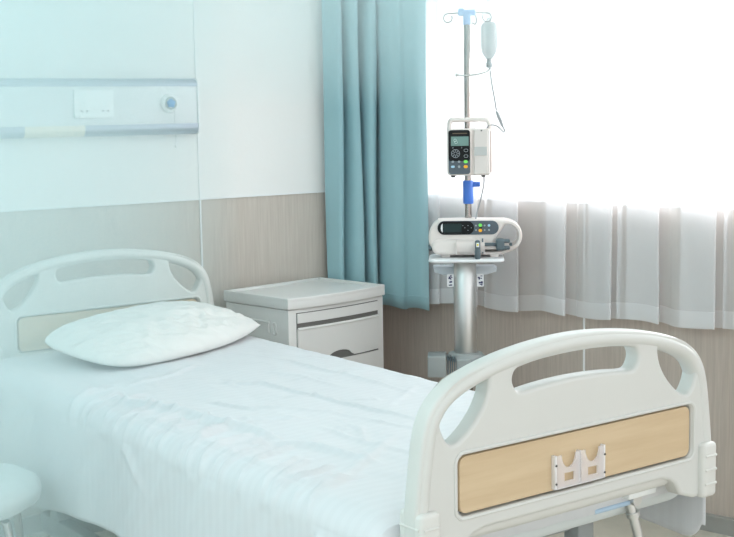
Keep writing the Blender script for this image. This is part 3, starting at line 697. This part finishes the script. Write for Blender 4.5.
# hanging bottle
bo = thing('drip_bottle', 'clear soft plastic drip bottle hanging upside down from the stand hook', 'bottle', IVP, IVR)
bc = (0.098, CY, 0)
obj('bottle_body', lathe([(0.006, 1.601), (0.011, 1.603), (0.018, 1.612), (0.026, 1.628), (0.0285, 1.645), (0.0285, 1.700), (0.027, 1.716), (0.020, 1.727), (0.008, 1.730)], 32, bc), M['bottle'], bo, 60)
obj('neck', lathe([(0.009, 1.572), (0.0105, 1.575), (0.0105, 1.588), (0.008, 1.590), (0.008, 1.604)], 24, bc), M['tube'], bo, 50)
obj('hanging_loop', tube([(0.098 + 0.007 * math.cos(a), CY, 1.732 + 0.009 * math.sin(a)) for a in [k * math.pi / 8 for k in range(0, 9)]], 0.0014, 6), M['tube'], bo, 60)
# infusion line
il = thing('infusion_line', 'thin clear drip tubing running from the bottle down to the pumps', 'tubing', IVP, IVR)
YF = -0.012
obj('tube', tube(smooth_path([(0.100, CY, 1.574), (0.106, 0.03, 1.52), (0.116, 0.01, 1.46), (0.121, 0.0, 1.425)], 8), 0.0024, 8), M['tube'], il, 60)
obj('drip_chamber', lathe([(0.002, 0.0), (0.0042, 0.006), (0.0058, 0.02), (0.0058, 0.045), (0.0045, 0.055), (0.002, 0.06)], 16, (0.1435, -0.002, 1.366), Matrix.Rotation(R(-22), 3, 'Y')), M['tube'], il, 50)
obj('tube', tube(smooth_path([(0.1435, -0.002, 1.368), (0.149, -0.005, 1.352), (0.144, -0.01, 1.350), (0.128, -0.02, 1.366), (0.108, -0.03, 1.374), (0.092, -0.035, 1.370), (0.085, -0.04, 1.358)], 8), 0.0024, 8), M['tube'], il, 60)
obj('tube', tube(smooth_path([(0.076, -0.03, 1.208), (0.076, -0.02, 1.17), (0.066, -0.01, 1.12), (0.052, -0.01, 1.07), (0.045, -0.02, 1.036)], 8), 0.0024, 8), M['tube'], il, 60)

# infusion pump
YXZ = lambda y: Matrix(((1, 0, 0, 0), (0, 0, -1, y), (0, 1, 0, 0), (0, 0, 0, 1)))        # 2-D (x, z) shape facing the viewer
PU = thing('infusion_pump', 'upright beige infusion pump with carrying handle and green grey screen on the pole', 'medical pump', IVP, IVR)
obj('body', prism([rrect(0.032, 1.283, 0.130, 0.160, 0.006)], 0.085, 0.005, YXZ(-0.025), 2, 0), M['device'], PU, 35)
obj('pump_door', prism([rrect(0.066, 1.283, 0.046, 0.152, 0.003)], 0.012, 0.003, YXZ(-0.070), 2, 0), M['device2'], PU, 35)
obj('grey_band', bx((0.065, -0.0765, 1.286), (0.043, 0.002, 0.030)), M['strip'], PU, 0)
obj('door_latch', join_mesh(bx((0.091, -0.068, 1.283), (0.010, 0.012, 0.152), 0.003), bx((0.101, -0.02, 1.283), (0.006, 0.06, 0.145), 0.002)), M['device'], PU, 30)
hp = [(-0.042, -0.025, 1.350), (-0.042, -0.025, 1.378), (-0.037, -0.025, 1.389), (-0.025, -0.025, 1.393), (0.075, -0.025, 1.393), (0.089, -0.025, 1.389), (0.096, -0.025, 1.378), (0.098, -0.025, 1.350)]
obj('carrying_handle', tube(smooth_path(hp, 6), 0.0078, 12, up=(0, 1, 0), flat=1.4), M['device'], PU, 60)
bz = obj('bezel', prism([rrect(-0.008, 1.283, 0.084, 0.158, 0.012)], 0.014, 0.004, YXZ(-0.070), 2, 0), M['device'], PU, 35)
scr = obj('screen_frame', prism([rrect(-0.008, 1.306, 0.074, 0.106, 0.009)], 0.003, 0.001, YXZ(-0.0785), 1, 0), M['black'], bz, 30, label='black control panel')
obj('keypad', prism([rrect(-0.008, 1.238, 0.074, 0.060, 0.009)], 0.0022, 0.0005, YXZ(-0.0780), 1, 0), M['slate'], bz, 30, label='slate grey keypad')
YK = -0.0805
obj('lcd', bx((-0.006, YK, 1.321), (0.060, 0.001, 0.032)), M['lcd'], bz, 0)
mk = bmesh.new()
def ring(bm, x, z, r, rad, y=YK - 0.0008, n=20, a0=0, a1=360): add_tube(bm, [(x + r * math.cos(R(a0 + (a1 - a0) * k / n)), y, z + r * math.sin(R(a0 + (a1 - a0) * k / n))) for k in range(n + 1)], rad, 5)
ring(mk, -0.022, 1.324, 0.0045, 0.0006); ring(mk, -0.019, 1.318, 0.0048, 0.0006)
obj('screen_mark', mk, M['mark'], bz, 60)
kk = bmesh.new(); ring(kk, -0.021, 1.279, 0.014, 0.0009, n=28); ring(kk, -0.021, 1.279, 0.0055, 0.0008)
for a in range(0, 360, 45): ring(kk, -0.021 + 0.0098 * math.cos(R(a)), 1.279 + 0.0098 * math.sin(R(a)), 0.0014, 0.0006, n=8)
for z in (1.2895, 1.270): add_tube(kk, [(x_, YK - 0.0006, z_) for x_, z_ in rrect(0.0145, z, 0.013, 0.009, 0.004)] + [(0.021, YK - 0.0006, z + 0.0)], 0.0007, 5)
for x_ in (-0.030, 0.0): ring(kk, x_, 1.299, 0.0015, 0.0006, n=8)
obj('control_ring', kk, M['greykey'], bz, 60)
obj('title_line', bx((-0.006, YK, 1.3475), (0.05, 0.0008, 0.003)), mat('brown_print', (0.14, 0.10, 0.06), 0.5), bz, 0)
def key(x, z, w, h, m, par, y=-0.080, nm='key'):
    return obj(nm, prism([rrect(x, z, w, h, min(w, h) * 0.48)], 0.004, 0.001, YXZ(y), 1, 0), m, par, 40)
key(-0.0305, 1.251, 0.009, 0.007, M['greykey'], bz); key(-0.009, 1.251, 0.009, 0.007, M['greykey'], bz); key(0.0135, 1.251, 0.014, 0.0105, M['green'], bz)
key(-0.0305, 1.234, 0.013, 0.008, M['ltblue'], bz); key(-0.009, 1.234, 0.008, 0.009, M['greykey'], bz); key(0.0135, 1.234, 0.014, 0.0105, M['orange'], bz)
for x_ in (-0.030, 0.074): obj('rubber_foot', bx((x_, -0.045, 1.2005), (0.014, 0.03, 0.008), 0.002), M['rubber'], PU, 30)
obj('door_hinge_dot', bx((0.068, -0.0765, 1.356), (0.005, 0.003, 0.004)), M['rubber'], PU, 0)
obj('pole_clamp', bx((CX, 0.03, 1.283), (0.05, 0.05, 0.05), 0.005), M['slate'], PU, 30)

# syringe pump lying on the tray
SPU = thing('syringe_pump', 'long rounded beige syringe pump lying on the stand tray', 'medical pump', IVP - Vector((0.7579, -0.6524, 0)) * 0.035 + Vector((0.6524, 0.7579, 0)) * 0.002, IVR)
def sprof():
    P = [(-0.120, 0.985), (-0.117, 1.008), (-0.105, 1.030), (-0.088, 1.043), (-0.066, 1.048), (0.12, 1.048), (0.150, 1.046), (0.176, 1.038), (0.196, 1.022), (0.205, 1.000),
         (0.205, 0.980), (0.196, 0.958), (0.180, 0.942), (0.160, 0.933), (0.135, 0.926), (0.10, 0.923), (-0.05, 0.923), (-0.085, 0.926), (-0.105, 0.944), (-0.117, 0.965)]
    return [(p.x, p.y) for p in smooth_path([(a, b, 0) for a, b in P], 4, True)]
hole = [(0.120, 0.990), (0.136, 1.012), (0.148, 1.030), (0.165, 1.029), (0.181, 1.018), (0.190, 1.000), (0.190, 0.978), (0.180, 0.962), (0.160, 0.955), (0.125, 0.955), (0.108, 0.965)]
hole_s = [(p.x, p.y) for p in smooth_path([(a, b, 0) for a, b in hole], 4, True)]
obj('body', prism([sprof(), hole_s], 0.10, 0.010, YXZ(-0.022), 3, 0), M['device'], SPU, 40)
obj('lower_swell', prism([rrect(-0.030, 0.953, 0.156, 0.054, 0.026)], 0.028, 0.012, YXZ(-0.072), 3, 0), M['device'], SPU, 50)
syr = obj('syringe_door', join_mesh(tube([(-0.022, -0.078, 0.954), (0.075, -0.078, 0.954)], 0.024, 24), bx((-0.022, -0.078, 0.954), (0.003, 0.052, 0.052), 0.001)), M['device2'], SPU, 40)
pnl = obj('panel', prism([rrect(0.018, 1.0200, 0.212, 0.048, 0.0235, 10)], 0.006, 0.001, YXZ(-0.074), 1, 0), M['slate'], SPU, 30, label='slate grey keypad strip')
bp = obj('display_bezel', prism([rrect(-0.024, 1.0200, 0.126, 0.047, 0.023, 10)], 0.006, 0.001, YXZ(-0.0752), 1, 0), M['black'], SPU, 30, label='black display surround')
obj('lcd', bx((-0.036, -0.0785, 1.0200), (0.063, 0.001, 0.029)), M['lcd_dark'], bp, 0)
cl = [(-0.070, 1.0360), (-0.075, 1.0300), (-0.077, 1.0200), (-0.075, 1.0100), (-0.070, 1.004)]
obj('white_corner', prism([cl], 0.0012, 0, YXZ(-0.0785), 0, 0), M['label'], bp, 0)
for (x_, z_) in ((0.007, 1.0200), (0.018, 1.0280), (0.018, 1.0110), (0.029, 1.0200), (0.0, 1.0280)): key(x_, z_, 0.003, 0.003, M['greykey'], bp, -0.0785, 'arrow_key')
key(0.0455, 1.0275, 0.006, 0.006, M['greykey'], pnl, -0.0775); key(0.0455, 1.0115, 0.006, 0.006, M['greykey'], pnl, -0.0775)
key(0.0605, 1.0285, 0.0125, 0.0115, M['green'], pnl, -0.0785); key(0.0605, 1.0105, 0.0125, 0.0115, M['orange'], pnl, -0.0785)
obj('key_divider', bx((0.0615, -0.0775, 1.0195), (0.009, 0.002, 0.006)), M['black'], pnl, 0)
key(0.0755, 1.0275, 0.006, 0.006, M['greykey'], pnl, -0.0775); key(0.0755, 1.0115, 0.006, 0.006, M['greykey'], pnl, -0.0775)
key(0.0905, 1.0275, 0.009, 0.009, M['ltblue'], pnl, -0.0775); key(0.0905, 1.0115, 0.007, 0.007, M['greykey'], pnl, -0.0775)
cl_ = obj('barrel_clamp', join_mesh(prism([rrect(0.0505, 0.961, 0.018, 0.040, 0.008)], 0.020, 0.004, YXZ(-0.118), 2, 0), lathe([(0.008, 0.914), (0.010, 0.920), (0.010, 0.945), (0.007, 0.95)], 16, (0.0505, -0.122, 0))), M['slate2'], SPU, 40, label='slate grey syringe clamp')
st = obj('sticker', bx((0.0505, -0.1285, 0.965), (0.010, 0.001, 0.015)), M['label'], cl_, 0)
obj('warning_mark', bx((0.0505, -0.1292, 0.9655), (0.006, 0.0006, 0.007)), M['yellow'], cl_, 0)
obj('plunger_rod', join_mesh(tube([(0.070, -0.085, 0.962), (0.125, -0.085, 0.962)], 0.0062, 14), bx((0.068, -0.085, 0.957), (0.005, 0.02, 0.052), 0.001)), M['slate2'], SPU, 40)
pd = bmesh.new(); add_box(pd, (0.129, -0.085, 0.962), (0.028, 0.042, 0.040), 0.006)
add_box(pd, (0.145, -0.085, 0.974), (0.034, 0.030, 0.012), 0.004); add_box(pd, (0.145, -0.085, 0.950), (0.034, 0.030, 0.012), 0.004)
add_lathe(pd, [(0.002, 0), (0.006, 0.003), (0.006, 0.010)], 12, (0.160, -0.085, 0.962), Matrix.Rotation(R(90), 3, 'Y'))
obj('plunger_driver', pd, M['slate2'], SPU, 40, label='slate grey plunger driver head')
for x_ in (-0.06, 0.11): obj('foot', bx((x_, -0.03, 0.9205), (0.03, 0.07, 0.011), 0.002), M['device2'], SPU, 30)
obj('side_knob', lathe([(0.010, 0), (0.012, 0.004), (0.009, 0.014)], 16, (-0.108, -0.02, 0.946), Matrix.Rotation(R(-90), 3, 'Y')), M['slate2'], SPU, 40)

# ------------------------------------------------------------------ padded stool at the near side of the bed
ST = thing('padded_stool', 'round stool with a pale crumpled cover and bent metal legs beside the bed', 'stool', (-1.50, -0.705, 0.035), 0)
bm = bmesh.new(); n = 56
rings = []
prof = [(0.0, 0.470), (0.08, 0.471), (0.15, 0.468), (0.19, 0.458), (0.207, 0.440), (0.205, 0.418), (0.19, 0.405), (0.10, 0.400)]
prof = [(p.x, p.y) for p in smooth_path([(a, b, 0) for a, b in prof], 4)]
for r0, z in prof:
    ring_ = []
    for k in range(n):
        a = 2 * math.pi * k / n; x, y = r0 * math.cos(a), r0 * math.sin(a)
        w = noise.ridged_multi_fractal(Vector((x * 9, y * 12, z * 6)), 1, 2.1, 3, 1, 2) - 1
        ring_.append(bm.verts.new((x * (1 + 0.02 * w), y * (1 + 0.02 * w), z + 0.007 * w)))
    rings.append(ring_)
for i in range(len(rings) - 1):
    for k in range(n): bm.faces.new((rings[i][k], rings[i][(k + 1) % n], rings[i + 1][(k + 1) % n], rings[i + 1][k]))
bmesh.ops.remove_doubles(bm, verts=bm.verts, dist=0.0005); bm.faces.new(rings[-1]) if rings[-1][0].is_valid else None
bmesh.ops.recalc_face_normals(bm, faces=bm.faces)
obj('seat_cushion', bm, M['mattress'], ST, 180)
for k in range(4):
    a = R(20 + 90 * k); d = Vector((math.cos(a), math.sin(a), 0))
    lg = obj('leg', tube(smooth_path([d * 0.10 + Vector((0, 0, 0.405)), d * 0.16 + Vector((0, 0, 0.39)), d * 0.185 + Vector((0, 0, 0.33)), d * 0.21 + Vector((0, 0, -0.023))], 6), 0.011, 12), M['metal'], ST, 60)
    obj('foot_cap', lathe([(0.014, -0.035), (0.014, -0.015), (0.012, -0.013)], 12, tuple(d * 0.21)), M['rubber'], lg, 40)

# ------------------------------------------------------------------ haze volumes added to give a cyan veil at the left and top
def haze_mat(name, dens):
    A = bpy.data.materials.new(name); A.use_nodes = True; n = A.node_tree.nodes; n.remove(n['Principled BSDF'])
    v = n.new('ShaderNodeVolumePrincipled'); v.inputs['Color'].default_value = (0.80, 0.98, 1.0, 1); v.inputs['Density'].default_value = dens; v.inputs['Anisotropy'].default_value = 0.0
    A.node_tree.links.new(v.outputs[0], n['Material Output'].inputs['Volume']); return A
def slab(poly, z0, z1):
    bm = bmesh.new(); a = [bm.verts.new((x, y, z0)) for x, y in poly]; b = [bm.verts.new((x, y, z1)) for x, y in poly]
    bm.faces.new(a[::-1]); bm.faces.new(b)
    for k in range(len(poly)): bm.faces.new((a[k], a[(k + 1) % len(a)], b[(k + 1) % len(a)], b[k]))
    bmesh.ops.recalc_face_normals(bm, faces=bm.faces); return bm
h1 = obj('haze', slab([(-2.44, 0.72), (1.2, -2.35), (0.9, -3.1), (-2.44, -3.1)], 0.01, 2.89), haze_mat('side_veil', 0.44), None, 0)
h1['kind'] = 'stuff'; h1['label'] = 'pale blue haze added along the left as a cyan veil'
bm = bmesh.new()
hz_ = [[bm.verts.new(p) for p in ((-2.44, -2.3, zb), (-2.44, 1.0, zb), (-2.2, 1.22, zb), (-0.9, 1.50, zb))] for zb in (1.44,)][0]
near = [bm.verts.new(p) for p in ((1.2, -2.3, 2.0), (1.2, 1.0, 1.85))]
lo = hz_ + [near[1], near[0]]; hi = [bm.verts.new((v.co.x, v.co.y, 2.89)) for v in lo]
for k in range(6): bm.faces.new((lo[k], lo[(k + 1) % 6], hi[(k + 1) % 6], hi[k]))
bm.faces.new(hi); c0 = bm.verts.new((-0.5, 0.1, 1.72))
for k in range(6): bm.faces.new((lo[k], lo[(k + 1) % 6], c0))
bmesh.ops.recalc_face_normals(bm, faces=bm.faces)
h2 = obj('haze', bm, haze_mat('top_veil', 0.25), None, 0)
h2['kind'] = 'stuff'; h2['label'] = 'pale blue haze added overhead as a cyan veil'
